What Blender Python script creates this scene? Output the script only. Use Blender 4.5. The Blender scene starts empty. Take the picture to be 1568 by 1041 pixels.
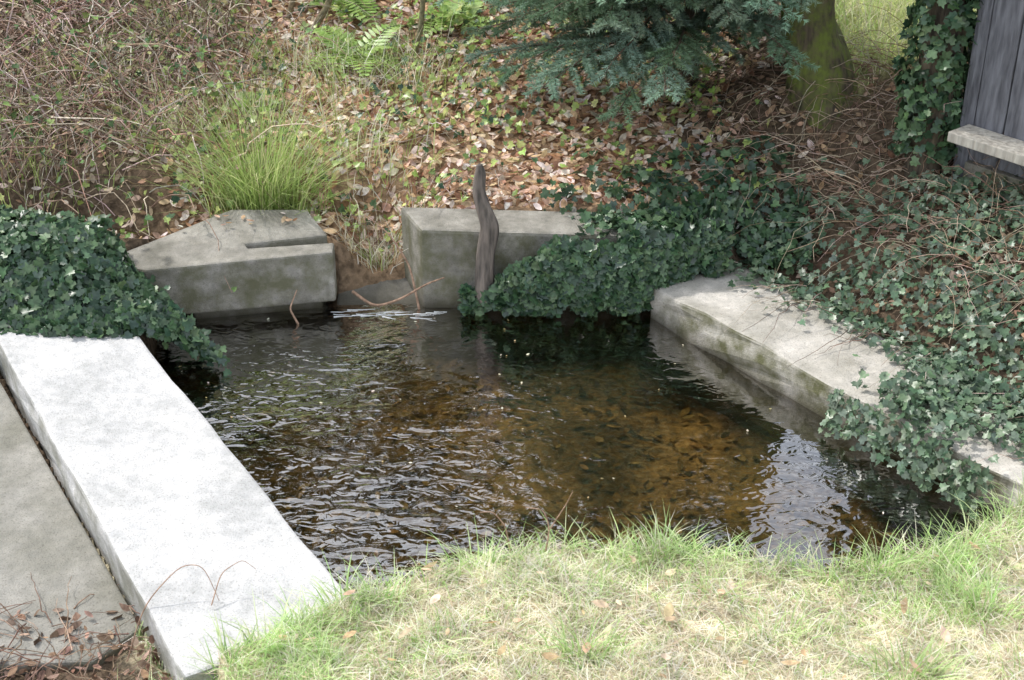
import bpy, bmesh, math
import numpy as np
rng=np.random.default_rng(7)
R=math.radians
scene=bpy.context.scene
# ------------------------------------------------------------ helpers
def mesh_np(name,V,F,mat,col=None,smooth=False):
    V=np.asarray(V,dtype=np.float32).reshape(-1,3);F=np.asarray(F,dtype=np.int32)
    k=F.shape[1];me=bpy.data.meshes.new(name)
    me.vertices.add(len(V));me.vertices.foreach_set('co',V.ravel())
    me.loops.add(F.size);me.loops.foreach_set('vertex_index',F.ravel())
    me.polygons.add(len(F));me.polygons.foreach_set('loop_start',np.arange(0,F.size,k,dtype=np.int32))
    try: me.polygons.foreach_set('loop_total',np.full(len(F),k,dtype=np.int32))
    except Exception: pass
    me.update(calc_edges=True)
    if smooth: me.polygons.foreach_set('use_smooth',np.ones(len(F),dtype=bool))
    if col is not None:
        a=me.attributes.new('Col','FLOAT_COLOR','POINT')
        c=np.ones((len(V),4),dtype=np.float32);c[:,:3]=col
        a.data.foreach_set('color',c.ravel())
    me.materials.append(mat)
    ob=bpy.data.objects.new(name,me);scene.collection.objects.link(ob)
    return ob
def nrm(a): return a/np.maximum(np.linalg.norm(a,axis=-1,keepdims=True),1e-9)
def basis(n,spin):
    n=nrm(n);ref=np.where(np.abs(n[:,2:3])<.9,np.array([[0,0,1.]]),np.array([[1.,0,0]]))
    u=nrm(np.cross(ref,n));v=np.cross(n,u)
    c,s=np.cos(spin)[:,None],np.sin(spin)[:,None]
    return np.stack([u*c+v*s,-u*s+v*c,n],axis=1)
def inst(tv,tf,P,B,S,C):
    tv=np.asarray(tv,float);tf=np.asarray(tf)
    N=len(P);k=len(tv)
    S=np.asarray(S)
    if S.ndim==1:S=np.repeat(S[:,None],3,1)
    V=P[:,None,:]+np.einsum('nki,nij->nkj',tv[None]*S[:,None,:],B)
    F=tf[None]+(np.arange(N)*k)[:,None,None]
    return V.reshape(-1,3),F.reshape(-1,tf.shape[1]),np.repeat(C,k,axis=0)
def join(parts):
    Vs,Fs,Cs=[],[],[];o=0
    for V,F,C in parts:
        Vs.append(V);Fs.append(F+o);Cs.append(C);o+=len(V)
    return np.concatenate(Vs),np.concatenate(Fs),np.concatenate(Cs)
def _h(i,j,s):
    n=(i*374761393+j*668265263+s*1274126177)&0x7fffffff
    n=((n^(n>>13))*1103515245+12345)&0x7fffffff
    n=(n^(n>>16))&0xffff
    return n/65535.
def vn(x,y,s=0):
    x=np.asarray(x,float);y=np.asarray(y,float)
    i=np.floor(x).astype(np.int64);j=np.floor(y).astype(np.int64);a=x-i;b=y-j
    a=a*a*(3-2*a);b=b*b*(3-2*b)
    return ((_h(i,j,s)*(1-a)+_h(i+1,j,s)*a)*(1-b)+(_h(i,j+1,s)*(1-a)+_h(i+1,j+1,s)*a)*b)*2-1
def fbm(x,y,s=0): return vn(x,y,s)*.55+vn(x*2.1,y*2.1,s+1)*.3+vn(x*4.3,y*4.3,s+2)*.15
def ss(a,b,x):
    t=np.clip((x-a)/(b-a),0,1);return t*t*(3-2*t)
def sdf(poly,x,y):
    p=np.array(poly,float);d=np.full(x.shape,1e9);ins=np.zeros(x.shape,bool)
    for k in range(len(p)):
        a=p[k];b=p[(k+1)%len(p)];e=b-a
        t=np.clip(((x-a[0])*e[0]+(y-a[1])*e[1])/(e@e),0,1)
        d=np.minimum(d,np.hypot(x-a[0]-t*e[0],y-a[1]-t*e[1]))
        c=((a[1]>y)!=(b[1]>y))&(x<(b[0]-a[0])*(y-a[1])/(b[1]-a[1]+1e-12)+a[0])
        ins^=c
    return np.where(ins,-d,d)
def pick(cols,N,j=.15):
    cols=np.array(cols);c=cols[rng.integers(0,len(cols),N)]
    return np.clip(c*(1+rng.uniform(-j,j,(N,1)))*(1+rng.uniform(-j*.3,j*.3,(N,3))),0,1)
# ------------------------------------------------------------ layout (metres, water level z=0)
BASIN=[(-.47,3.40),(-1.52,5.06),(-1.6,5.55),(-.75,5.74),(-.4,5.75),(.61,5.66),(1.19,4.83),(1.78,4.03),(1.70,3.9),(1.46,3.69),(1.05,3.55),(.45,3.66),(.14,3.69),(-.29,3.52)]
LS=[(-2.13,5.10),(-1.52,5.08),(-.47,3.38),(-.92,3.04)]
RS=[(.607,5.62),(1.03,5.86),(2.80,3.46),(2.40,3.24)]
LSi=[(-2.07,5.05),(-1.35,5.0),(-.38,3.5),(-.50,3.42),(-.90,3.10)]
RSi=[(.5,5.5),(.65,5.62),(1.02,5.80),(2.74,3.48),(2.42,3.30),(1.6,4.2)]
BKi=[(-1.70,5.62),(-1.5,5.4),(-.8,5.5),(.6,5.5),(.85,5.76),(.85,5.95),(-.45,5.91),(-.8,5.80),(-.97,5.98),(-1.27,5.98),(-1.50,5.84)]
ddir=np.array([.596,-.803]);dn=np.array([.803,.596])
def dr(x,y): return (x-1.03)*dn[0]+(y-5.83)*dn[1]
def dl(x,y): return -((x+2.13)*2.04+(y-5.08)*1.21)/2.372
def H(x,y):
    x=np.asarray(x,float);y=np.asarray(y,float)
    zb=.36+.12*np.clip(y-5.9,0,4)+.03*np.clip(y-9.9,0,60)
    zn=.2+.1*np.clip(3.7-y,0,1.5)
    w=ss(3.9,5.0,y);z=zn*(1-w)+zb*w
    wl=ss(-.12,-.04,dl(x,y))*(1-ss(5.05,5.4,y))
    z=z*(1-wl)+.07*wl
    d=dr(x,y);zr=.13+.45*np.clip(d,0,1.6)
    wr=ss(-.1,.05,d)*ss(3.3,4.2,y)
    z=z*(1-wr)+np.maximum(z*ss(5.5,6.3,y),zr)*wr
    z=z+.22*np.exp(-(((x-1.35)/.5)**2+((y-6.8)/.4)**2))
    for cx,cy,rx,ry,t in((-1.95,6.1,.5,.2,.1),(-1.4,6.02,.75,.16,.17),(-1.75,7.5,.3,.22,.35),(-.62,6.0,.17,.30,.05),(-1.0,6.25,.5,.12,.15)):
        g=np.exp(-(((x-cx)/rx)**2+((y-cy)/ry)**2)*1.1)
        z=z*(1-g)+t*g
    z=z+.035*fbm(x*3,y*3,5)+.012*vn(x*14,y*14,9)
    lim=.10+.8*np.clip(y-5.10,0,1);lim2=.04+.9*np.clip(-1.42-x,0,3)
    z=np.where((x<-1.2)&(y>5.0)&(y<5.75),np.minimum(z,np.minimum(lim,lim2)),z)
    bed=-.26+.04*fbm(x*2.5,y*2.5,21)+.02*vn(x*11,y*11,22)
    s=np.minimum(np.minimum(sdf(LSi,x,y),sdf(RSi,x,y)),sdf(BKi,x,y))
    k=1-ss(-.01,.035,s)
    k=np.maximum(k,1-ss(-.07,.0,sdf(BASIN,x,y)))
    return z*(1-k)+bed*k
def Hn(x,y,e=.06):
    return nrm(np.stack([-(H(x+e,y)-H(x-e,y))/(2*e),-(H(x,y+e)-H(x,y-e))/(2*e),np.ones_like(x)],-1))
# ------------------------------------------------------------ materials
def newmat(name):
    m=bpy.data.materials.new(name);m.use_nodes=True;nt=m.node_tree;nt.nodes.clear()
    return m,nt,nt.nodes.new,nt.links.new
def leafmat(name,rough=.5,trans=.25,spec=.5,nscale=40,amt=.35,bump=0):
    m,nt,N,L=newmat(name)
    o=N('ShaderNodeOutputMaterial');a=N('ShaderNodeAttribute');a.attribute_name='Col'
    g=N('ShaderNodeNewGeometry');n=N('ShaderNodeTexNoise');n.inputs['Scale'].default_value=nscale;n.inputs['Detail'].default_value=4
    L(g.outputs['Position'],n.inputs['Vector'])
    mr=N('ShaderNodeMapRange');mr.inputs[1].default_value=.3;mr.inputs[2].default_value=.7;mr.inputs[3].default_value=1-amt;mr.inputs[4].default_value=1+amt
    L(n.outputs['Fac'],mr.inputs[0])
    mx=N('ShaderNodeVectorMath');mx.operation='SCALE';L(a.outputs['Color'],mx.inputs[0]);L(mr.outputs[0],mx.inputs['Scale'])
    p=N('ShaderNodeBsdfPrincipled');p.inputs['Roughness'].default_value=rough;p.inputs['Specular IOR Level'].default_value=spec
    L(mx.outputs[0],p.inputs['Base Color'])
    if bump:
        b=N('ShaderNodeBump');b.inputs['Distance'].default_value=bump;L(n.outputs['Fac'],b.inputs['Height']);L(b.outputs[0],p.inputs['Normal'])
    if trans>0:
        t=N('ShaderNodeBsdfTranslucent');L(mx.outputs[0],t.inputs['Color'])
        mi=N('ShaderNodeMixShader');mi.inputs[0].default_value=trans
        L(p.outputs[0],mi.inputs[1]);L(t.outputs[0],mi.inputs[2]);L(mi.outputs[0],o.inputs[0])
    else: L(p.outputs[0],o.inputs[0])
    return m
def concrete(name,base,dark,moss=0.3,scale=1.):
    m,nt,N,L=newmat(name);o=N('ShaderNodeOutputMaterial');p=N('ShaderNodeBsdfPrincipled');L(p.outputs[0],o.inputs[0])
    p.inputs['Roughness'].default_value=.9
    g=N('ShaderNodeNewGeometry')
    def noise(s,d=6,r=.6):
        n=N('ShaderNodeTexNoise');n.inputs['Scale'].default_value=s*scale;n.inputs['Detail'].default_value=d;n.inputs['Roughness'].default_value=r
        L(g.outputs['Position'],n.inputs['Vector']);return n.outputs['Fac']
    def ramp(f,a,b,ca,cb):
        r=N('ShaderNodeValToRGB');r.color_ramp.elements[0].position=a;r.color_ramp.elements[1].position=b
        r.color_ramp.elements[0].color=(*ca,1);r.color_ramp.elements[1].color=(*cb,1);L(f,r.inputs[0]);return r.outputs[0]
    def mix(f,a,b,mode='MIX'):
        x=N('ShaderNodeMix');x.data_type='RGBA';x.blend_type=mode
        if isinstance(f,(int,float)): x.inputs[0].default_value=f
        else: L(f,x.inputs[0])
        L(a,x.inputs[6]) if not isinstance(a,tuple) else setattr(x.inputs[6],'default_value',(*a,1))
        L(b,x.inputs[7]) if not isinstance(b,tuple) else setattr(x.inputs[7],'default_value',(*b,1))
        return x.outputs[2]
    c=ramp(noise(4,8),.35,.62,dark,base)
    c=mix(.6,c,ramp(noise(22),.35,.7,(.6,.6,.58),(1.05,1.03,1.0)),'MULTIPLY')
    c=mix(.6,c,ramp(noise(150,2),.34,.44,(.5,.48,.45),(1,1,1)),'MULTIPLY')
    sx=N('ShaderNodeSeparateXYZ');L(g.outputs['Normal'],sx.inputs[0])
    mr=N('ShaderNodeMapRange');mr.inputs[1].default_value=.9;mr.inputs[2].default_value=.3;mr.inputs[3].default_value=0.12;mr.inputs[4].default_value=1;L(sx.outputs[2],mr.inputs[0])
    nm=ramp(noise(7,8),.38,.62,(0,0,0),(1,1,1))
    mm=N('ShaderNodeMath');mm.operation='MULTIPLY';L(mr.outputs[0],mm.inputs[0]);L(nm,mm.inputs[1])
    m2=N('ShaderNodeMath');m2.operation='MULTIPLY';L(mm.outputs[0],m2.inputs[0]);m2.inputs[1].default_value=moss
    c=mix(m2.outputs[0],c,(.11,.11,.05))
    sp=N('ShaderNodeSeparateXYZ');L(g.outputs['Position'],sp.inputs[0])
    wr=N('ShaderNodeMapRange');wr.inputs[1].default_value=.08;wr.inputs[2].default_value=.0;wr.inputs[3].default_value=0;wr.inputs[4].default_value=.85;L(sp.outputs[2],wr.inputs[0])
    c=mix(wr.outputs[0],c,(.04,.035,.02))
    L(c,p.inputs['Base Color'])
    b=N('ShaderNodeBump');b.inputs['Strength'].default_value=.5;b.inputs['Distance'].default_value=.01
    ad=N('ShaderNodeMath');L(noise(30),ad.inputs[0]);L(noise(160,3),ad.inputs[1]);L(ad.outputs[0],b.inputs['Height']);L(b.outputs[0],p.inputs['Normal'])
    return m
M_slab=concrete('slab_concrete',(.74,.74,.745),(.56,.565,.57),.6)
M_slabR=concrete('slab_concrete_mossy',(.68,.65,.60),(.42,.40,.35),1.0)
M_old=concrete('old_concrete',(.42,.40,.36),(.21,.20,.17),.8,1.3)
M_pave=concrete('pavement_concrete',(.36,.35,.32),(.24,.235,.2),.5)
M_ivy=leafmat('ivy_leaf',.36,.15,.5,60,.3)
M_leaf=leafmat('dry_leaf',.7,.25,.2,50,.35)
M_grass=leafmat('grass_blade',.55,.42,.3,8,.2)
M_twig=leafmat('twig_bark',.85,0,.2,60,.4)
M_needle=leafmat('conifer_needle',.5,.25,.4,12,.25)
M_tree=leafmat('tree_leaf',.6,.25,.3,3,.3)
M_ground=leafmat('ground_soil',.95,0,.1,28,.5,.03)
def barkmat(name,c1,c2,moss=None):
    m,nt,N,L=newmat(name);o=N('ShaderNodeOutputMaterial');p=N('ShaderNodeBsdfPrincipled');L(p.outputs[0],o.inputs[0]);p.inputs['Roughness'].default_value=.9
    t=N('ShaderNodeNewGeometry');mp=N('ShaderNodeMapping');mp.inputs['Scale'].default_value=(1,1,.15);L(t.outputs['Position'],mp.inputs[0])
    n=N('ShaderNodeTexNoise');n.inputs['Scale'].default_value=45;n.inputs['Detail'].default_value=6;L(mp.outputs[0],n.inputs['Vector'])
    r=N('ShaderNodeValToRGB');r.color_ramp.elements[0].position=.35;r.color_ramp.elements[1].position=.65;r.color_ramp.elements[0].color=(*c1,1);r.color_ramp.elements[1].color=(*c2,1);L(n.outputs['Fac'],r.inputs[0])
    out=r.outputs[0]
    if moss:
        n2=N('ShaderNodeTexNoise');n2.inputs['Scale'].default_value=9;n2.inputs['Detail'].default_value=9;n2.inputs['Roughness'].default_value=.7;L(t.outputs['Position'],n2.inputs['Vector'])
        r2=N('ShaderNodeValToRGB');r2.color_ramp.elements[0].position=.40;r2.color_ramp.elements[1].position=.6;L(n2.outputs['Fac'],r2.inputs[0])
        x=N('ShaderNodeMix');x.data_type='RGBA';L(r2.outputs[0],x.inputs[0]);L(out,x.inputs[6]);x.inputs[7].default_value=(*moss,1);out=x.outputs[2]
    L(out,p.inputs['Base Color'])
    b=N('ShaderNodeBump');b.inputs['Strength'].default_value=.8;b.inputs['Distance'].default_value=.02;L(n.outputs['Fac'],b.inputs['Height']);L(b.outputs[0],p.inputs['Normal'])
    return m
M_bark=barkmat('tree_bark',(.05,.04,.03),(.15,.12,.08))
M_moss=barkmat('mossy_bark',(.05,.04,.03),(.14,.11,.07),(.15,.19,.035))
M_stake=barkmat('weathered_wood',(.08,.07,.06),(.24,.20,.17))
M_board=barkmat('weathered_board',(.09,.092,.105),(.20,.205,.23))
M_plank=barkmat('pale_plank',(.38,.35,.3),(.6,.57,.5))
M_roof=barkmat('roof_board',(.05,.05,.05),(.1,.1,.1))
# ------------------------------------------------------------ terrain
gx=np.concatenate([-4-np.geomspace(.05,90,34)[::-1],np.arange(-4,4.001,.03),4+np.geomspace(.05,90,34)])
gy=np.concatenate([1.5-np.geomspace(.05,60,24)[::-1],np.arange(1.5,10.001,.03),10+np.geomspace(.05,150,40)])
X,Y=np.meshgrid(gx,gy);Z=H(X,Y)
nx,ny=len(gx),len(gy)
idx=np.arange(nx*ny).reshape(ny,nx)
F=np.stack([idx[:-1,:-1],idx[:-1,1:],idx[1:,1:],idx[1:,:-1]],-1).reshape(-1,4)
def meadow(x,y): return ss(6.6,6.9,y+.15*vn(x*6,y*6,13))*ss(1.58,1.72,x)
def zonecol(x,y,z):
    c=np.zeros(x.shape+(3,));
    straw=np.array([.54,.49,.34]);lit=np.array([.34,.23,.14]);soil=np.array([.12,.088,.06]);field=np.array([.42,.46,.18])
    c[:]=soil
    w=((1-ss(3.7,4.2,y))*ss(-.15,.05,-dl(x,y)))[...,None];c=c*(1-w)+straw*w
    w=(ss(5.75,6.0,y)*(1-ss(.5,1.0,x+.25*vn(x*3,y*3,2)))*ss(-1.9,-1.2,x))[...,None];c=c*(1-w)+lit*w
    w=meadow(x,y)[...,None];c=c*(1-w)+field*w
    w=ss(9,12,y)[...,None];c=c*(1-w)+field*.7*w
    k=(1-ss(-.12,-.02,sdf(BASIN,x,y)))[...,None]
    n=fbm(x*2.6,y*2.6,33)[...,None]
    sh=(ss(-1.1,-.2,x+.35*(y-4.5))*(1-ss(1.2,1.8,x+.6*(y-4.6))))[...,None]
    bed=np.array([.29,.215,.10])*(1+1.4*n)*(.35+.65*sh);c=c*(1-k)+bed*k  # depth and dark reflections put into the bed colour, darker towards both sides
    return np.clip(c,0.01,1)
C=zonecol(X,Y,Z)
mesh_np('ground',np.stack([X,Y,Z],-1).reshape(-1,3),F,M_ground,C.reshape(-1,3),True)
# ------------------------------------------------------------ water
def watermat(name,tint,boost,bdist):
    m,nt,N,L=newmat(name);o=N('ShaderNodeOutputMaterial')
    g=N('ShaderNodeNewGeometry')
    mp=N('ShaderNodeMapping');mp.inputs['Rotation'].default_value=(0,0,R(20));mp.inputs['Scale'].default_value=(1,1.5,1);L(g.outputs['Position'],mp.inputs[0])
    def noise(s,d,di):
        n=N('ShaderNodeTexNoise');n.inputs['Scale'].default_value=s;n.inputs['Detail'].default_value=d;n.inputs['Distortion'].default_value=di;L(mp.outputs[0],n.inputs['Vector']);return n.outputs['Fac']
    a=N('ShaderNodeMath');a.operation='MULTIPLY_ADD';L(noise(15,1,1.2),a.inputs[0]);a.inputs[1].default_value=.32
    L(noise(4.5,1,1.0),a.inputs[2])
    ms=N('ShaderNodeMapRange');ms.inputs[1].default_value=.38;ms.inputs[2].default_value=.62;ms.inputs[3].default_value=.35;ms.inputs[4].default_value=1.0
    n3=N('ShaderNodeTexNoise');n3.inputs['Scale'].default_value=1.6;n3.inputs['Detail'].default_value=2;L(g.outputs['Position'],n3.inputs['Vector']);L(n3.outputs['Fac'],ms.inputs[0])
    sx=N('ShaderNodeSeparateXYZ');L(g.outputs['Position'],sx.inputs[0])
    mx=N('ShaderNodeMapRange');mx.inputs[1].default_value=-.9;mx.inputs[2].default_value=.5;mx.inputs[3].default_value=1.0;mx.inputs[4].default_value=.6;L(sx.outputs[0],mx.inputs[0])
    mq=N('ShaderNodeMath');mq.operation='MULTIPLY';L(ms.outputs[0],mq.inputs[0]);L(mx.outputs[0],mq.inputs[1])
    b=N('ShaderNodeBump');b.inputs['Distance'].default_value=bdist;L(a.outputs[0],b.inputs['Height']);L(mq.outputs[0],b.inputs['Strength'])
    fr=N('ShaderNodeFresnel');fr.inputs['IOR'].default_value=1.33;L(b.outputs[0],fr.inputs['Normal'])
    mu=N('ShaderNodeMath');mu.operation='MULTIPLY';mu.use_clamp=True;mu.inputs[1].default_value=boost;L(fr.outputs[0],mu.inputs[0])
    t=N('ShaderNodeBsdfTransparent');t.inputs[0].default_value=(*tint,1)
    gl=N('ShaderNodeBsdfGlossy');gl.inputs['Roughness'].default_value=.02;gl.inputs[0].default_value=(1,1,1,1);L(b.outputs[0],gl.inputs['Normal'])
    mi=N('ShaderNodeMixShader');L(mu.outputs[0],mi.inputs[0]);L(t.outputs[0],mi.inputs[1]);L(gl.outputs[0],mi.inputs[2]);L(mi.outputs[0],o.inputs[0])
    return m
M_water=watermat('pond_water',(.58,.52,.39),6.5,.019)
mesh_np('pond_water',[(-1.75,3.2,0),(2.3,3.2,0),(2.3,5.9,0),(-1.75,5.9,0)],[[0,1,2,3]],M_water)
M_stream=watermat('shallow_water',(.75,.62,.42),4,.012)
mesh_np('stream_water',[(-2.6,5.85,.17),(-1.2,5.9,.17),(-1.2,6.4,.17),(-2.6,6.4,.17),(-2.2,7.2,.43),(-1.3,7.2,.43),(-1.3,7.8,.43),(-2.2,7.8,.43)],[[0,1,2,3],[4,5,6,7]],M_stream)
# ------------------------------------------------------------ concrete
def prism(name,top,zb,mat,bev=.012,cuts=0,jit=.0,parent=None):
    bm=bmesh.new();n=len(top)
    tv=[bm.verts.new(p) for p in top];bv=[bm.verts.new((p[0],p[1],zb)) for p in top]
    bm.faces.new(tv);bm.faces.new(bv[::-1])
    for i in range(n): bm.faces.new((tv[i],bv[i],bv[(i+1)%n],tv[(i+1)%n]))
    bmesh.ops.recalc_face_normals(bm,faces=bm.faces)
    if cuts: bmesh.ops.subdivide_edges(bm,edges=bm.edges[:],cuts=cuts,use_grid_fill=True)
    if jit:
        for v in bm.verts:
            a=np.array([v.co.x]);b=np.array([v.co.y+v.co.z*3])
            v.co.x+=jit*float(vn(a*9,b*9,3)[0]);v.co.y+=jit*float(vn(a*9,b*9,4)[0]);v.co.z+=jit*.8*float(vn(a*5,b*5,6)[0])
    me=bpy.data.meshes.new(name);bm.to_mesh(me);bm.free();me.materials.append(mat)
    ob=bpy.data.objects.new(name,me);scene.collection.objects.link(ob)
    b=ob.modifiers.new('b','BEVEL');b.width=bev;b.segments=2;b.limit_method='ANGLE';b.angle_limit=R(40)
    if parent: ob.parent=parent
    return ob
def empty(name):
    e=bpy.data.objects.new(name,None);scene.collection.objects.link(e);return e
zl=[.235,.205,.20,.235]
prism('concrete_slab',[(*LS[i],zl[i]) for i in range(4)],-.45,M_slab,.012,14,.008)
prism('concrete_slab',[(*p,.16) for p in RS],-.45,M_slabR,.012,16,.015)
prism('pavement',[(-3.2,5.15,.105),(-2.16,5.08,.105),(-1.14,3.40,.105),(-1.25,3.25,.1),(-2.2,3.2,.1),(-3.2,3.3,.1)],-.1,M_pave,.01)
e=empty('sluice_block')
prism('body',[(-1.80,5.60,.29),(-1.58,5.51,.29),(-.79,5.67,.30),(-.795,5.775,.30),(-1.17,5.715,.30),(-1.19,5.745,.305),(-.83,5.83,.31),(-.95,6.05,.34),(-1.30,6.05,.34),(-1.53,5.86,.31)],.055,M_old,.010,parent=e)
prism('foot',[(-1.42,5.60,.052),(-.86,5.715,.052),(-.86,5.95,.052),(-1.42,5.95,.052)],-.4,M_old,.01,parent=e)
prism('slot_shade_floor',[(-1.19,5.70,.22),(-.80,5.765,.22),(-.83,5.84,.22),(-1.2,5.76,.22)],.06,M_roof,.002,parent=e)  # shade inside the slot put into a near-black floor colour
prism('concrete_retaining_wall',[(-.40,5.715,.388),(.59,5.705,.362),(.90,5.80,.335),(.90,6.0,.34),(.3,5.95,.375),(-.51,5.95,.40)],-.4,M_old,.016)
prism('stone_sill',[(-.80,5.72,-.005),(-.42,5.74,-.005),(-.42,5.95,.06),(-.80,5.95,.06)],-.3,M_old,.01)
m,nt,N,L=newmat('foam');o=N('ShaderNodeOutputMaterial');p=N('ShaderNodeBsdfPrincipled');L(p.outputs[0],o.inputs[0]);p.inputs['Base Color'].default_value=(.8,.82,.82,1);p.inputs['Roughness'].default_value=.35
M_foam=m
def tubes(pts,rad,col,k=3):
    n,m,_=pts.shape
    tg=np.gradient(pts,axis=1);tg=nrm(tg)
    ref=np.tile(np.array([.31,.52,.23]),(n,1));ref=nrm(ref+rng.normal(0,.3,(n,3)))[:,None,:]
    u=nrm(np.cross(tg,ref));v=np.cross(tg,u)
    ang=np.arange(k)*2*math.pi/k
    V=pts[:,:,None,:]+rad[:,:,None,None]*(u[:,:,None,:]*np.cos(ang)[None,None,:,None]+v[:,:,None,:]*np.sin(ang)[None,None,:,None])
    base=(np.arange(n)*m*k)[:,None,None]+(np.arange(m-1)*k)[None,:,None]
    a=np.arange(k)[None,None,:];b=(a+1)%k
    A,B=base+a,base+b
    f1=np.stack([A,B,B+k],-1).reshape(-1,3);f2=np.stack([A,B+k,A+k],-1).reshape(-1,3)
    return V.reshape(-1,3),np.concatenate([f1,f2]),np.repeat(col,m*k,axis=0)
def arcs(P,D,length,droop,m=8,wob=.06,r0=.003,taper=.7):
    n=len(P);t=np.linspace(0,1,m)[None,:,None];length=length[:,None,None]
    pts=P[:,None,:]+nrm(D)[:,None,:]*t*length
    pts[:,:,2]-=(droop[:,None]*(t[...,0]**2)*length[...,0])
    w=np.cumsum(rng.normal(0,1,(n,m,3)),axis=1)*wob*length/m*2;w-=w[:,:1]
    pts=pts+w
    rad=np.asarray(r0).reshape(-1,1)*(1-taper*t[...,0])*np.ones((n,m))
    return pts,rad
n=28;P=np.stack([rng.uniform(-.82,-.35,n),5.65+rng.normal(0,.02,n),np.full(n,.004)],-1)
D=np.stack([rng.uniform(.5,1,n),rng.normal(.0,.10,n),np.zeros(n)],-1)
pts,rad=arcs(P,D,rng.uniform(.03,.12,n),np.zeros(n),7,.12,rng.uniform(.001,.003,n));pts[:,:,2]=.001
V,F,Cc=tubes(pts,rad,np.ones((n,3)));mesh_np('foam',V,F,M_foam,None,True)
def loft(name,pts,rad,mat,k=14,sq=0.,noise=.08,parent=None):
    pts=np.array(pts,float);rad=np.array(rad,float)
    M=6*len(pts);ti=np.linspace(0,len(pts)-1,M)
    P=np.stack([np.interp(ti,np.arange(len(pts)),pts[:,i]) for i in range(3)],-1);Rr=np.interp(ti,np.arange(len(pts)),rad)
    for _ in range(3): P[1:-1]=(P[:-2]+2*P[1:-1]+P[2:])/4;Rr[1:-1]=(Rr[:-2]+2*Rr[1:-1]+Rr[2:])/4
    tg=nrm(np.gradient(P,axis=0));u=nrm(np.cross(tg,np.array([0.1,1,.05])));v=np.cross(tg,u)
    a=np.arange(k)*2*math.pi/k
    rr=Rr[:,None]*(1+noise*vn(np.cos(a)[None]*2+P[:,2:3]*3+7,np.sin(a)[None]*2+P[:,2:3]*5,8)*1.6)
    V=P[:,None]+rr[...,None]*(u[:,None]*np.cos(a)[None,:,None]+v[:,None]*np.sin(a)[None,:,None]*(1-sq))
    V=V.reshape(-1,3);F=[]
    for i in range(M-1):
        for j in range(k):
            F.append((i*k+j,i*k+(j+1)%k,(i+1)*k+(j+1)%k,(i+1)*k+j))
    V=np.vstack([V,P[-1:]+tg[-1:]*Rr[-1]*.5])
    c=len(V)-1
    for j in range(k): F.append(((M-1)*k+j,(M-1)*k+(j+1)%k,c))
    me=bpy.data.meshes.new(name);me.from_pydata(V.tolist(),[],F);me.materials.append(mat)
    me.polygons.foreach_set('use_smooth',np.ones(len(me.polygons),bool))
    ob=bpy.data.objects.new(name,me);scene.collection.objects.link(ob)
    if parent: ob.parent=parent
    return ob
loft('wooden_stake',[(-.125,5.66,.05),(-.125,5.665,.20),(-.12,5.67,.31),(-.10,5.67,.42),(-.125,5.68,.50),(-.145,5.69,.58),(-.135,5.70,.66),(-.14,5.70,.70)],[.045,.042,.040,.042,.036,.032,.028,.014],M_stake,12,.25,.14)
# ------------------------------------------------------------ leaf templates
half=[(0,-.30),(.22,-.46),(.50,-.26),(.36,-.02),(.42,.20),(.16,.24),(0,.62)]
out=half+[(-x,y) for x,y in half[-2:0:-1]]
ivT=[(0,-.05,-.02)]+[(x,y,.22*abs(x)-.25*max(y,0)**2) for x,y in out]
ivF=[(0,i,i%len(out)+1) for i in range(1,len(out)+1)]
half=[(0,-.5),(.17,-.3),(.27,0),(.2,.28),(0,.55)]
out=half+[(-x,y) for x,y in half[-2:0:-1]]
ltT=[(0,0,0)]+[(x,y,1.1*x*x+.5*y*y) for x,y in out]
ltF=[(0,i,i%len(out)+1) for i in range(1,len(out)+1)]
IVC=[(.055,.11,.05),(.075,.14,.065),(.04,.085,.045),(.11,.18,.085),(.06,.10,.07)]
def ivy(P,Nn,size=(.03,.058),cols=IVC,tilt=.45,jit=.25):
    n=len(P);nn=nrm(nrm(Nn)+rng.normal(0,tilt,(n,3)))
    return inst(ivT,ivF,P,basis(nn,rng.uniform(0,6.3,n)),rng.uniform(*size,n),pick(cols,n,jit))
def litter(P,Nn,size,cols,tilt=.35):
    n=len(P);nn=nrm(nrm(Nn)+rng.normal(0,tilt,(n,3)))
    s=rng.uniform(*size,n);S=np.stack([s*rng.uniform(.7,1.2,n),s,s*rng.uniform(-.8,1.3,n)],-1)
    return inst(ltT,ltF,P,basis(nn,rng.uniform(0,6.3,n)),S,pick(cols,n,.25))
def rand_in(x0,x1,y0,y1,n,f=None):
    x=rng.uniform(x0,x1,n);y=rng.uniform(y0,y1,n)
    if f is not None:
        k=rng.random(n)<f(x,y);x,y=x[k],y[k]
    return x,y
def groundpts(x,y,lo=0,hi=.0):
    return np.stack([x,y,H(x,y)+rng.uniform(lo,hi,len(x)) if hi>lo else H(x,y)+lo],-1),Hn(x,y)
UP=np.array([0,0,1.])
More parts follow.
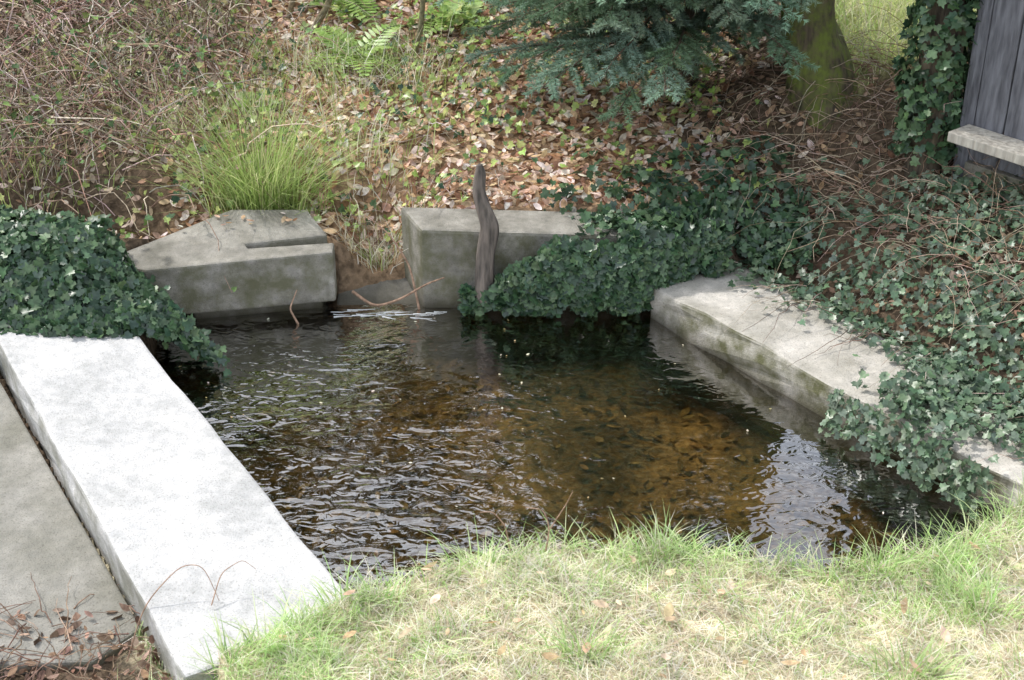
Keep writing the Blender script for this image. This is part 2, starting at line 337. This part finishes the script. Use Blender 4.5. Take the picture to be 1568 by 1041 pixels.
# ---- ivy, left mound
x,y=rand_in(-3.2,-1.55,5.04,5.9,11000,lambda x,y:(1-ss(.0,.1,(y-5.58)-(-1.6-x)*.30))*(sdf(BKi,x,y)>.02)*(sdf(LS,x,y)>-.06))
P,Nn=groundpts(x,y,.02,.12);P[:,2]=np.maximum(P[:,2],.225+rng.uniform(-.04,.03,len(P))-.1*(x>-1.6));parts=[ivy(P,Nn+np.array([0,-.35,0]))]
n=1900;a=rng.random(n)[:,None];b=rng.random(n)[:,None]
L0=np.array([-1.85,5.46,.30])*(1-b)+np.array([-1.60,5.08,.22])*b;L1=np.array([-1.56,5.50,.14])*(1-b)+np.array([-1.20,5.14,.02])*b
P=L0*(1-a)+L1*a+np.array([0,0,.09])*np.sin(a*3.1)+rng.normal(0,.02,(n,3));P[:,2]=np.maximum(P[:,2],.012);parts.append(ivy(P,np.tile([.5,-.6,.7],(n,1))))
V,F,Cc=join(parts);mesh_np('ivy',V,F,M_ivy,Cc)
# ---- ivy on the back wall
n=5200;bx=rng.uniform(-.22,.97,n);bz=rng.uniform(.0,.50,n);top=.11+.27*ss(-.22,.22,bx)+.04*vn(bx*9,bx*0,4)+.03*ss(.2,.7,bx)
k=(bz<top)&(bz>.03+.06*vn(bx*12,bx*0,8)+.15*ss(.6,.8,bx));bx,bz=bx[k],bz[k]
by=5.70-.12*ss(-.25,.1,bx)*(1-.6*ss(.5,.8,bx))*np.sin(np.clip(bz/.42,0,1)*math.pi)**.7-rng.uniform(0,.05,len(bx))+.02*bx+.28*np.clip(bx-.6,0,1)
P=np.stack([bx,by,bz],-1);parts=[ivy(P,np.tile([0,-.8,.6],(len(P),1)))]
x,y=rand_in(.15,1.35,5.68,6.4,2600,lambda x,y:ss(.1,.8,x+ .3*vn(x*5,y*5,1))*(sdf(RS,x,y)>-.02)*(1-.8*ss(5.9,6.3,y)))
P,Nn=groundpts(x,y,.02,.10);P[:,2]=np.maximum(P[:,2],np.where(sdf(BKi,x,y)<.03,.36,.2)+rng.uniform(0,.05,len(P)));parts.append(ivy(P,Nn))
V,F,Cc=join(parts);mesh_np('ivy',V,F,M_ivy,Cc)
# ---- ivy on the right bank
GR=[(.09,.155,.085),(.12,.19,.11),(.07,.12,.07),(.15,.22,.13),(.18,.24,.16),(.13,.18,.13)]
x,y=rand_in(.9,3.4,3.3,6.3,18000,lambda x,y:np.clip(ss(-.01,.08,dr(x,y)+.05*vn(x*7,y*7,3))*(1-ss(.65,1.15,dr(x,y)+.3*vn(x*3,y*3,9)))*(1-.85*ss(5.8,6.15,y)),0,1)*np.clip(.55+.9*vn(x*3.5,y*3.5,40)+.2,.15,1)*(sdf(RS,x,y)>-.02))
P,Nn=groundpts(x,y,.01,.10);parts=[ivy(P,Nn+np.array([-.2,-.2,0]),(.024,.046),GR)]
def slabpt(s,w): return np.array([.607,5.62])+s[:,None]*ddir+w[:,None]*dn
n=2000;s_=rng.normal(1.38,.25,n);w_=rng.uniform(-.03,.5,n);k=rng.random(n)<np.exp(-((s_-1.46+.45*(w_-.1))/.17)**2)*.8;s_,w_=s_[k],w_[k]
s_=np.concatenate([s_,rng.normal(1.75,.16,420)]);w_=np.concatenate([w_,rng.uniform(.12,.5,420)])
q=slabpt(s_,w_);P=np.column_stack([q,.175+rng.uniform(0,.06,len(q))]);parts.append(ivy(P,np.tile([-.2,-.2,1],(len(P),1)),(.024,.046),GR))
n=400;s_=rng.uniform(1.12,1.85,n);h_=rng.uniform(0,1,n)**.8;q=slabpt(s_,-.02-.05*(1-h_)-rng.uniform(0,.04,n));P=np.column_stack([q,.02+.16*h_]);parts.append(ivy(P,np.tile([-.7,-.5,.5],(n,1)),(.022,.045),GR))
n=900;s_=rng.uniform(.0,3,n);w_=.5-np.abs(rng.normal(0,.085,n)+.07*vn(s_*5,s_*0,3));q=slabpt(s_,w_);P=np.column_stack([q,.175+rng.uniform(0,.03,n)]);parts.append(ivy(P,np.tile([0,0,1.],(n,1)),(.024,.046),GR))
V,F,Cc=join(parts);mesh_np('ivy',V,F,M_ivy,Cc)
# ---- undergrowth
YG=[(.30,.42,.10),(.38,.48,.15),(.22,.32,.09),(.48,.52,.18)]
x,y=rand_in(-3,1.3,6.0,9,7500,lambda x,y:(.18+.8*ss(-.1,.5,vn(x*2.2,y*2.2,50)))*(1-.6*(x<-1.6)))
P,Nn=groundpts(x,y,.02,.14);V,F,Cc=ivy(P,Nn+np.array([-.3,0,0]),(.022,.05),YG+YG+IVC[:3],.6)
mesh_np('undergrowth_plants',V,F,M_ivy,Cc)
# ------------------------------------------------------------ leaf litter
LC=[(.66,.48,.35),(.76,.63,.53),(.46,.28,.17),(.60,.41,.27),(.82,.73,.64),(.34,.19,.11),(.66,.48,.29)]
x,y=rand_in(-1.9,1.5,5.95,9.2,16000,lambda x,y:(1-.85*ss(.55,1.1,x-.2*(y-6)+.2*vn(x*4,y*4,2)))*ss(-1.9,-1.2,x)*.95*(sdf(BKi,x,y)>0))
P,Nn=groundpts(x,y,.005,.035);A=litter(P,Nn,(.035,.072),LC,.4)
x,y=rand_in(.8,3.4,3.6,7.2,3600,lambda x,y:(dr(x,y)>.05)*.7*(1-meadow(x,y)))
P,Nn=groundpts(x,y,.005,.05);B=litter(P,Nn,(.03,.06),[(.30,.19,.12),(.44,.30,.20),(.19,.12,.08),(.5,.38,.28)],.5)
x,y=rand_in(-3.4,-1.5,6,9,1700);P,Nn=groundpts(x,y,.005,.05);B2=litter(P,Nn,(.03,.055),[(.6,.46,.34),(.42,.28,.18),(.72,.6,.5)],.5)
x,y=rand_in(-.9,2.2,2.7,3.6,100);P,Nn=groundpts(x,y,.03,.06);B3=litter(P,Nn,(.02,.06),[(.66,.5,.36),(.58,.42,.26),(.75,.6,.45)],.3)
x,y=rand_in(-1.7,-.85,5.62,6.0,60);P=np.column_stack([x,y,np.full(len(x),.345)]);k=(sdf([(-1.5,5.85),(-1.2,5.85),(-.93,5.9),(-.97,6.02),(-1.25,6.04)],x,y)<0);B4=litter(P[k],np.tile(UP,(k.sum(),1)),(.025,.045),LC,.2)
V,F,Cc=join([A,B,B2,B3,B4]);mesh_np('fallen_leaves',V,F,M_leaf,Cc)
x,y=rand_in(-1.4,1.8,3.5,5.7,2600,lambda x,y:(sdf(BASIN,x,y)<-.08)*(.45+.5*vn(x*3,y*3,77)))
P,Nn=groundpts(x,y,.005,.02);V,F,Cc=litter(P,Nn,(.03,.065),[(.46,.34,.14),(.34,.25,.10),(.20,.14,.06),(.58,.45,.21),(.14,.1,.04)],.2)
mesh_np('sunken_leaves',V,F,M_leaf,Cc)
x,y=rand_in(-1.4,1.8,3.5,5.7,80,lambda x,y:(sdf(BASIN,x,y)<-.05));P=np.stack([x,y,np.full_like(x,.004)],-1)
V,F,Cc=litter(P,np.tile(UP,(len(P),1)),(.008,.018),[(.7,.65,.5),(.5,.4,.2)],.05);mesh_np('floating_debris',V,F,M_leaf,Cc)
# ------------------------------------------------------------ grass
def blades(P,h,w,lean,az,col,tipc=1.15):
    n=len(P);T=np.array([0,.35,.7,1.]);D=np.stack([np.cos(az),np.sin(az),np.zeros(n)],-1)
    sd=np.stack([-np.sin(az),np.cos(az),np.zeros(n)],-1)
    rot=rng.uniform(-1.2,1.2,n);sd=sd*np.cos(rot)[:,None]+D*np.sin(rot)[:,None]
    Vs=[];Cs=[]
    for t,wf in zip(T,(1,.85,.55,0)):
        c=P+D*(lean*h*t**2)[:,None]+UP*(h*t*(1-.35*np.minimum(lean,1.6)*t))[:,None]
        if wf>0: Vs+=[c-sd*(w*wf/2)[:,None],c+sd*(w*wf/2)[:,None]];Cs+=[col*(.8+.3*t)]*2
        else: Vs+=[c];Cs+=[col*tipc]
    V=np.stack(Vs,1).reshape(-1,3);Cc=np.clip(np.stack(Cs,1).reshape(-1,3),0,1)
    tf=np.array([(0,1,3),(0,3,2),(2,3,5),(2,5,4),(4,5,6)])
    return V,(tf[None]+(np.arange(n)*7)[:,None,None]).reshape(-1,3),Cc
GG=[(.50,.68,.28),(.60,.76,.36),(.40,.60,.22),(.70,.80,.46)];ST=[(.88,.83,.68),(.92,.88,.77),(.80,.74,.57)]
def neargrass(x,y): return (sdf(BASIN,x,y)>.0)*(sdf(LS,x,y)>.0)*(dl(x,y)<.03)
x,y=rand_in(-1.15,2.6,2.5,4.0,70000,lambda x,y:neargrass(x,y)*(.35+.8*ss(-.5,.3,vn(x*3.2,y*3.2,60))))
k=~((dr(x,y)>-.45)&(y>3.6));x,y=x[k],y[k]
n=len(x);P,_=groundpts(x,y,-.01);tuft=ss(.1,.6,vn(x*5,y*5,61))
green=rng.random(n)<.32+.5*ss(-.3,.4,vn(x*2.3,y*2.3,62))
col=np.where(green[:,None],pick(GG,n),pick(ST,n))
h=rng.uniform(.02,.055,n)*(1+1.2*tuft)
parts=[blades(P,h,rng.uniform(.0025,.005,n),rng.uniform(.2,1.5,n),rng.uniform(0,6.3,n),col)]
x,y=rand_in(-1.15,2.6,2.5,4.0,26000,neargrass);k=~((dr(x,y)>-.45)&(y>3.6));x,y=x[k],y[k];n=len(x)
P,_=groundpts(x,y,.008);parts.append(blades(P,rng.uniform(.012,.03,n),rng.uniform(.003,.006,n),rng.uniform(2,4.5,n),rng.uniform(0,6.3,n),pick(ST+[(.6,.48,.36)],n)))
cl=[(-.40,3.40),(-.25,3.50),(-.12,3.58),(.02,3.64),(.15,3.66),(.3,3.66),(.47,3.63),(.6,3.62),(.8,3.58),(1.0,3.52),(1.15,3.55),(1.3,3.6),(1.45,3.66),(1.6,3.76),(1.72,3.88),(-.6,3.25),(-.5,3.33),(-.7,3.16),(-.8,3.08),(-.88,3.0),(.75,3.2),(-.95,2.98),(-1.05,2.95),(1.4,3.3),(.2,3.1),(1.1,3.0)]
for cx,cy in cl:
    n=int(rng.integers(40,150));P=np.stack([cx+rng.normal(0,.06,n),cy+rng.normal(0,.03,n)-.01,np.zeros(n)],-1);P[:,2]=np.maximum(H(P[:,0],P[:,1]),.12)-.01
    az=np.arctan2(P[:,1]-cy,P[:,0]-cx)+rng.normal(0,.6,n)
    parts.append(blades(P,rng.uniform(.06,.17,n),rng.uniform(.003,.006,n),rng.uniform(.2,1.2,n),az,pick(GG+GG+ST[:1],n)))
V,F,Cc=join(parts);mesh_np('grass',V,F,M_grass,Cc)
YGr=[(.40,.54,.16),(.52,.64,.25),(.30,.43,.11),(.66,.68,.36)]
def clump(cx,cy,n,hh,sp,cols,name):
    P=np.stack([cx+rng.normal(0,sp,n),cy+rng.normal(0,sp*.7,n),np.zeros(n)],-1);P[:,2]=H(P[:,0],P[:,1])-.02
    az=np.where(rng.random(n)<.6,np.arctan2(P[:,1]-cy,P[:,0]-cx)+rng.normal(0,.5,n),rng.uniform(0,6.3,n))
    V,F,Cc=blades(P,rng.uniform(.4,1,n)*hh,rng.uniform(.003,.006,n),rng.uniform(.1,1.1,n),az,pick(cols,n))
    mesh_np(name,V,F,M_grass,Cc)
clump(-1.18,6.22,800,.80,.10,YGr,'grass_clump')
clump(-.62,6.02,260,.24,.09,ST+YGr[:1],'grass_clump')
for cx,cy in((-1.75,6.7),(-1.35,6.9),(-.75,6.5),(-1.2,7.5),(-.5,7.3),(-2.2,7.3),(-.9,7.2),(-2.6,6.9),(-2.4,6.3),(-1.9,7.9)): clump(cx,cy,190,.36,.17,ST+YGr,'grass_clump')
x,y=rand_in(1.55,4.0,6.5,10.5,16000,meadow);P,_=groundpts(x,y,-.01);n=len(x)
V,F,Cc=blades(P,rng.uniform(.06,.25,n),rng.uniform(.005,.009,n),rng.uniform(.2,1.4,n),rng.uniform(0,6.3,n),pick([(.55,.7,.28),(.7,.8,.4),(.8,.8,.55),(.85,.8,.6)],n));mesh_np('meadow_grass',V,F,M_grass,Cc)
# ------------------------------------------------------------ brambles and twigs
TW=[(.46,.35,.28),(.30,.20,.15),(.60,.50,.43),(.36,.24,.18),(.18,.12,.09)]
def thicket(x,y,lmin,lmax,r,up=(.2,1.2),droop=(.4,1.3),cols=TW,m=9,wob=.1,lo=0,hi=.12):
    n=len(x);P=np.stack([x,y,H(x,y)+rng.uniform(lo,hi,n)],-1);az=rng.uniform(0,6.3,n)
    D=np.stack([np.cos(az),np.sin(az),rng.uniform(*up,n)],-1)
    pts,rad=arcs(P,D,rng.uniform(lmin,lmax,n),rng.uniform(*droop,n),m,wob,rng.uniform(r*.5,r,n))
    zt=H(pts[...,0],pts[...,1])+.008;pts[...,2]=np.maximum(pts[...,2],zt)
    return pts,rad,tubes(pts,rad,pick(cols,n,.3))
x,y=rand_in(-3.4,-1.25,6.2,9,1300,lambda x,y:1-.9*ss(-1.8,-1.2,x))
pts,rad,A=thicket(x,y,.4,1.2,.0055,(.3,1.8),(.3,1.1))
nl=3400;k=rng.integers(0,len(pts),nl);j=rng.integers(3,9,nl);LP=pts[k,j]+rng.normal(0,.01,(nl,3))
Bm=ivy(LP,np.tile([0,-.2,1.],(nl,1)),(.018,.045),[(.14,.22,.08),(.22,.3,.1),(.3,.3,.12),(.09,.15,.07),(.26,.2,.15)],.7)
V,F,Cc=join([A,Bm]);mesh_np('bramble_thicket',V,F,M_twig,Cc)
x,y=rand_in(-1.2,1.2,6.1,9,200);_,_,A=thicket(x,y,.15,.5,.003,(.05,.6),(.2,.8))
x,y=rand_in(-.8,-.1,5.95,6.3,50);_,_,A2=thicket(x,y,.15,.35,.003,(.3,1.6),(.2,.8))
V,F,Cc=join([A,A2]);mesh_np('fallen_twigs',V,F,M_twig,Cc)
x,y=rand_in(.9,3.2,4.6,7.2,2300,lambda x,y:(dr(x,y)>.3)*.9*(1-meadow(x,y)));_,_,A=thicket(x,y,.15,.6,.0032,(.05,.7),(.2,.9),[(.28,.19,.13),(.40,.30,.22),(.18,.12,.085),(.5,.4,.31)])
n=46;s_=rng.uniform(.1,2.4,n);q=slabpt(s_,rng.uniform(.35,.5,n));P=np.column_stack([q,np.full(n,.2)]);D=np.stack([-.8+rng.normal(0,.3,n),-.5+rng.normal(0,.4,n),rng.uniform(.05,.25,n)],-1)
pts,rad=arcs(P,D,rng.uniform(.15,.5,n),rng.uniform(0,.3,n),8,.12,rng.uniform(.001,.0025,n));pts[...,2]=np.maximum(pts[...,2],.172);B=tubes(pts,rad,pick(TW,n,.3))
V,F,Cc=join([A,B]);mesh_np('dry_bracken',V,F,M_twig,Cc)
x,y=rand_in(-2.2,-.98,2.8,3.5,420,lambda x,y:(dl(x,y)>.0)*1.);_,_,A=thicket(x,y,.06,.35,.003,(0,.35),(.1,.5),[(.26,.17,.12),(.18,.11,.08),(.36,.26,.2)],lo=0.02,hi=.08)
x,y=rand_in(-2.2,-.98,2.7,3.5,900,lambda x,y:(dl(x,y)>.0)*1.);P,Nn=groundpts(x,y,.01,.06);B=litter(P,Nn,(.02,.05),[(.26,.16,.11),(.34,.23,.17),(.17,.11,.08)],.6)
V,F,Cc=join([A,B]);mesh_np('twig_debris',V,F,M_twig,Cc)
def stem(pl,r,col=(.36,.24,.17)):
    pl=np.array(pl,float);ti=np.linspace(0,len(pl)-1,24);p=np.stack([np.interp(ti,np.arange(len(pl)),pl[:,i]) for i in range(3)],-1)
    for _ in range(4): p[1:-1]=(p[:-2]+2*p[1:-1]+p[2:])/4
    return tubes(p[None],np.linspace(r,r*.4,24)[None],np.array([col]),5)
A=[stem([(-1.15,3.25,.1),(-1.1,3.33,.25),(-1.0,3.42,.33),(-.93,3.42,.33),(-.88,3.36,.24)],.0025),stem([(-.90,3.34,.24),(-.88,3.42,.3),(-.82,3.46,.32),(-.78,3.45,.29)],.002),
 stem([(.0,3.60,.2),(-.02,3.63,.32),(-.06,3.65,.36),(-.1,3.66,.35)],.003),stem([(.1,3.6,.2),(.12,3.64,.3),(.1,3.66,.36),(.04,3.66,.37)],.003),stem([(.12,3.64,.3),(.17,3.66,.38),(.19,3.66,.43)],.0025),
 stem([(-.72,5.72,.08),(-.62,5.66,.03),(-.5,5.66,.07),(-.38,5.68,.14),(-.3,5.66,.18)],.008,(.3,.2,.14)),stem([(-.42,5.7,.0),(-.46,5.75,.2),(-.55,5.8,.33),(-.66,5.85,.40)],.006),
 stem([(-.95,5.56,.0),(-.98,5.55,.08),(-.95,5.6,.15)],.006)]
V,F,Cc=join(A);mesh_np('dry_stems',V,F,M_twig,Cc)
# ------------------------------------------------------------ conifers
def spruce(name,x0,y0,z0,ht,nb,nlow,maxr,needles,nl,cols,rb=.09,start=.25):
    e=empty(name)
    loft('trunk',[(x0,y0,z0-.1),(x0+.02,y0,z0+ht*.3),(x0,y0,z0+ht*.7),(x0,y0,z0+ht)],[rb,rb*.75,rb*.4,.01],M_bark,10,0,.1,e)
    hh=np.concatenate([start+(ht-start)*np.sort(rng.random(nb))**1.1,rng.uniform(start,1.3,nlow)]);nb=nb+nlow
    az=np.arange(nb)*2.4+rng.normal(0,.3,nb)
    az[-nlow:]=rng.uniform(math.pi*.9,math.pi*1.75,nlow)
    ln=maxr*(1-hh/ht)**.8*rng.uniform(.7,1.1,nb)+.1
    ln*=1-.55*ss(.2,.8,np.cos(az))
    P=np.stack([np.full(nb,x0),np.full(nb,y0),z0+hh],-1);D=np.stack([np.cos(az),np.sin(az),rng.uniform(-.02,.2,nb)],-1)
    pts,rad=arcs(P,D,ln,rng.uniform(.03,.2,nb),9,.04,.011*np.ones(nb),.8)
    parts=[tubes(pts,rad,pick([(.15,.11,.08)],nb),4)]
    per=22;t=np.tile(np.linspace(.2,1,per),nb)+rng.normal(0,.02,nb*per);t=np.clip(t,.08,1)
    bi=np.repeat(np.arange(nb),per);f=t*8;i0=np.clip(f.astype(int),0,7);fr=(f-i0)[:,None]
    Q=pts[bi,i0]*(1-fr)+pts[bi,i0+1]*fr;tg=nrm(pts[bi,i0+1]-pts[bi,i0])
    side=np.where(np.arange(len(bi))%2,1.,-1.);sd=nrm(np.cross(tg,UP))*side[:,None]
    D2=nrm(tg*.9+sd*rng.uniform(.5,1,(len(bi),1))+UP*rng.uniform(-.2,.1,(len(bi),1)))
    l2=ln[bi]*(.30*(1-t)+.08)*rng.uniform(.7,1.2,len(bi));l2=np.maximum(l2,.07)
    p2,r2=arcs(Q,D2,l2,rng.uniform(0,.3,len(bi)),5,.04,.003*np.ones(len(bi)),.7)
    parts.append(tubes(p2,r2,pick([(.15,.13,.07)],len(bi)),3))
    low=np.where(hh[bi]<1.8,1.,.3)
    w=l2*low;cnt=int(needles)
    ch=rng.choice(len(bi),cnt,p=w/w.sum());f=rng.random(cnt)*4;i0=np.clip(f.astype(int),0,3);fr=(f-i0)[:,None]
    Q=p2[ch,i0]*(1-fr)+p2[ch,i0+1]*fr;tg=nrm(p2[ch,i0+1]-p2[ch,i0])
    rd=rng.normal(0,1,(cnt,3));rd-=tg*np.sum(rd*tg,1,keepdims=True);rd=nrm(rd*np.array([1,1,.5])+UP*.1)
    nd=nrm(tg*.7+rd);L_=nl*rng.uniform(.7,1.2,cnt)
    wd=nrm(np.cross(nd,rng.normal(0,1,(cnt,3))))*(L_*.10)[:,None]
    V=np.stack([Q-wd,Q+wd,Q+nd*L_[:,None]],1).reshape(-1,3);F=np.arange(cnt*3).reshape(-1,3)
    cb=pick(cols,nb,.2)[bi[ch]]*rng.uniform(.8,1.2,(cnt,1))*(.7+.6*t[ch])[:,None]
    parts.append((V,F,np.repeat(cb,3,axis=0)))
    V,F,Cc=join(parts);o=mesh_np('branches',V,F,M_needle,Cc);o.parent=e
    return e
SPC=[(.17,.26,.17),(.21,.32,.22),(.27,.38,.28),(.13,.20,.12)]
spruce('spruce_tree',.92,7.15,float(H(np.array([.92]),np.array([7.15]))[0]),4.2,80,62,1.2,400000,.028,SPC,.055,.30)
def bigtree(name,x0,y0,ht,cr,n,cols,lo=.15,leaf=.16):
    z0=float(H(np.array([x0]),np.array([y0]))[0]);e=empty(name)
    loft('trunk',[(x0,y0,z0-.2),(x0+.1,y0,z0+ht*.4),(x0,y0,z0+ht*.95)],[.16,.12,.03],M_bark,10,0,.1,e)
    nb=60;hh=ht*(lo+(1-lo)*rng.random(nb));az=rng.uniform(0,6.3,nb);rr=cr*(1-.75*(hh/ht)**1.6)
    P=np.stack([np.full(nb,x0),np.full(nb,y0),z0+hh*.9],-1);D=np.stack([np.cos(az),np.sin(az),rng.uniform(.1,.6,nb)],-1)
    pts,rad=arcs(P,D,rr,np.full(nb,.1),7,.1,np.full(nb,.03))
    k=rng.integers(0,nb,n);j=rng.integers(2,7,n);C0=pts[k,j]+rng.normal(0,.16*cr/2+.08,(n,3))
    nn=rng.normal(0,1,(n,3));a=inst(ltT,ltF,C0,basis(nn,rng.uniform(0,6.3,n)),rng.uniform(.5,1.1,n)*leaf,pick(cols,n,.3))
    V,F,Cc=join([tubes(pts,rad,pick([(.08,.06,.045)],nb),4),a]);o=mesh_np('crown',V,F,M_tree,Cc);o.parent=e
TC=[(.035,.055,.022),(.045,.075,.028),(.06,.09,.035)]
for (tx,ty,th_,cr,n_) in [(-8,14,6.5,2.4,2600),(-5.0,13.0,6.2,2.2,3600),(-2.9,13.0,6.3,2.0,4200),(-1.0,13.2,6.7,1.7,4200),(.4,11.5,8.5,.9,2600),(1.2,12,9.5,1.3,3200),(4.2,13.5,5.8,1.2,2600),(5.6,12,8,1.8,2600),(9,13,9,2.4,2600),(-12,14,8,3,2600),(12,15,9,3,2600),(2.6,15,6.0,1.8,2600)]:
    bigtree('unseen_broadleaf_tree',tx,ty,th_,cr,n_,TC,.06,.25)  # trees out of view, heights and gaps shaped for the water's dark reflections
loft('mossy_tree',[(1.55,6.72,.55),(1.50,6.72,.80),(1.43,6.72,1.0),(1.38,6.74,1.5),(1.34,6.8,2.2),(1.28,6.9,3.2),(1.2,7,4.4)],[.24,.17,.125,.11,.10,.08,.03],M_moss,16,0,.14)
parts=[]
sp=[(-1.15,7.9,.5,.02),(-1.3,8.1,.3,.018),(-1.05,8.3,-.2,.022),(-.55,7.6,.25,.016),(-1.7,8.0,-.4,.014),(-2.3,8.2,.3,.015),(-.2,8.2,-.5,.014),(.2,7.9,.6,.012)]
P=np.array([[a,b,float(H(np.array([a]),np.array([b]))[0])] for a,b,_,_ in sp]);D=np.array([[c,-.1,1.2] for _,_,c,_ in sp])
pts,rad=arcs(P,D,np.full(len(sp),2.6),np.full(len(sp),.05),14,.05,np.array([q[3] for q in sp]));parts.append(tubes(pts,rad,pick([(.26,.22,.14),(.2,.17,.1)],len(sp)),6))
k=rng.integers(0,len(sp),140);j=rng.integers(2,13,140);az=rng.uniform(0,6.3,140)
p2,r2=arcs(pts[k,j],np.stack([np.cos(az),np.sin(az),rng.uniform(-.2,.8,140)],-1),rng.uniform(.2,.7,140),rng.uniform(0,.4,140),7,.1,np.full(140,.004));parts.append(tubes(p2,r2,pick(TW,140),3))
V,F,Cc=join(parts);mesh_np('sapling_shrub',V,F,M_twig,Cc)
def fern(name,cx,cy,nf,L0,cols):
    z0=float(H(np.array([cx]),np.array([cy]))[0]);az=rng.uniform(0,6.3,nf)
    P=np.tile([cx,cy,z0],(nf,1));D=np.stack([np.cos(az),np.sin(az),rng.uniform(.7,1.5,nf)],-1)
    pts,rad=arcs(P,D,rng.uniform(.7,1,nf)*L0,rng.uniform(.4,.8,nf),14,.01,np.full(nf,.003));parts=[tubes(pts,rad,pick(cols,nf),3)]
    Q=[];B=[];S=[]
    for i in range(nf):
        for j in range(2,14):
            for sg in(-1,1):
                tg=nrm(pts[i,j]-pts[i,j-1]);sd=nrm(np.cross(tg,UP))*sg
                l=.10*math.sin((j/14)**.6*math.pi)+.015
                y_=nrm(sd+tg*.35);up=nrm(np.cross(sd,tg)*sg);z_=nrm(up-y_*np.dot(up,y_));x_=np.cross(y_,z_)
                Q.append(pts[i,j]+y_*l*.5);B.append(np.stack([x_,y_,z_]));S.append((.04,l,.01))
    parts.append(inst(ltT,ltF,np.array(Q),np.array(B),np.array(S),pick(cols,len(Q))))
    V,F,Cc=join(parts);mesh_np(name,V,F,M_ivy,Cc)
FC=[(.24,.38,.08),(.32,.46,.13)]
fern('fern',-.85,7.5,9,.5,FC);fern('fern',-1.0,8.2,9,.5,FC);fern('fern',-1.3,7.0,5,.25,FC);fern('fern',-.3,8.0,7,.4,FC)
# ------------------------------------------------------------ shed and ivy-covered trunk
A_=np.array([2.04,5.96]);a_=np.array([.64,-.768]);b_=np.array([.768,.64])
e=empty('wooden_shed')
def board(name,o,u,v,w,t,z0,z1,mat):
    c=[o,o+u*w,o+u*w+v*t,o+v*t]
    return prism(name,[(p[0],p[1],z1) for p in c],z0,mat,.004,parent=e)
for i in range(12):
    board('front_board_%d'%i,A_+a_*(i*.15+.002),a_,b_,.143,.022+.004*(i%3),.62,2.6,M_board)
for i in range(10): board('side_board_%d'%i,A_+b_*(i*.15+.03),b_,a_,.143,.022,.55,2.6,M_board)
board('corner_post',A_-a_*.07-b_*.0,a_,b_,.068,.08,.45,2.62,M_board)
board('interior_core',A_+a_*.03+b_*.04,a_,b_,1.74,1.45,.3,2.58,M_roof)
board('base_wall',A_+a_*.0-b_*.02,a_,b_,1.8,.055,.2,.615,M_old)
board('door_sill_plank',A_-a_*.02-b_*.16,a_,b_,1.3,.155,.74,.785,M_plank)
board('roof',A_-a_*.25-b_*.25,a_,b_,2.3,2.0,2.63,2.70,M_roof)
loft('ivy_covered_tree',[(1.90,6.1,.4),(1.90,6.12,1.2),(1.90,6.15,2.2),(1.88,6.2,3.2)],[.10,.09,.08,.05],M_bark,12,0,.1)
n=2400;zz=rng.uniform(.6,2.7,n);aa=rng.uniform(0,6.3,n);rr=.11+.04*vn(aa*1.5,zz*4,5)+rng.uniform(0,.06,n)
P=np.stack([1.90+rr*np.cos(aa),6.12+rr*np.sin(aa),zz],-1);Nn=np.stack([np.cos(aa),np.sin(aa),np.full(n,.5)],-1)
V,F,Cc=ivy(P,Nn,(.035,.06),IVC[:3]+[(.12,.2,.09)]);mesh_np('ivy',V,F,M_ivy,Cc)
# ------------------------------------------------------------ light, world, camera
SUN_AZ=-55;SUN_EL=52
w=bpy.data.worlds.new('World');scene.world=w;w.use_nodes=True;nt=w.node_tree;nt.nodes.clear()
o=nt.nodes.new('ShaderNodeOutputWorld');bg=nt.nodes.new('ShaderNodeBackground');sk=nt.nodes.new('ShaderNodeTexSky')
sk.sky_type='NISHITA';sk.sun_disc=False;sk.sun_elevation=R(SUN_EL);sk.sun_rotation=R(SUN_AZ);sk.dust_density=5;sk.air_density=1.3;sk.ozone_density=1
# bright broken cloud added to the unseen sky to lift reflections and soften light
tc=nt.nodes.new('ShaderNodeTexCoord');cn=nt.nodes.new('ShaderNodeTexNoise');cn.inputs['Scale'].default_value=2.2;cn.inputs['Detail'].default_value=6
nt.links.new(tc.outputs['Generated'],cn.inputs['Vector'])
cr_=nt.nodes.new('ShaderNodeValToRGB');cr_.color_ramp.elements[0].position=.40;cr_.color_ramp.elements[1].position=.62;nt.links.new(cn.outputs['Fac'],cr_.inputs[0])
cm=nt.nodes.new('ShaderNodeMix');cm.data_type='RGBA';nt.links.new(cr_.outputs[0],cm.inputs[0]);nt.links.new(sk.outputs[0],cm.inputs[6]);cm.inputs[7].default_value=(12,12.6,13.6,1)
bg.inputs[1].default_value=.15;nt.links.new(cm.outputs[2],bg.inputs[0]);nt.links.new(bg.outputs[0],o.inputs[0])
sd=bpy.data.lights.new('Sun','SUN');sd.energy=3.0;sd.angle=R(3);sd.color=(1,.97,.93);so=bpy.data.objects.new('Sun',sd);scene.collection.objects.link(so)
from mathutils import Vector
d=Vector((math.sin(R(SUN_AZ))*math.cos(R(SUN_EL)),math.cos(R(SUN_AZ))*math.cos(R(SUN_EL)),math.sin(R(SUN_EL))))
so.rotation_euler=d.to_track_quat('Z','Y').to_euler()
cd=bpy.data.cameras.new('Camera');cd.lens=50;cd.sensor_width=36;cd.clip_end=500;co=bpy.data.objects.new('Camera',cd);scene.collection.objects.link(co)
co.location=(0,0,3);co.rotation_euler=(R(61),0,0);scene.camera=co
cd.dof.use_dof=True;cd.dof.focus_distance=5.9;cd.dof.aperture_fstop=7
scene.view_settings.view_transform='Standard';scene.view_settings.look='None';scene.view_settings.exposure=0
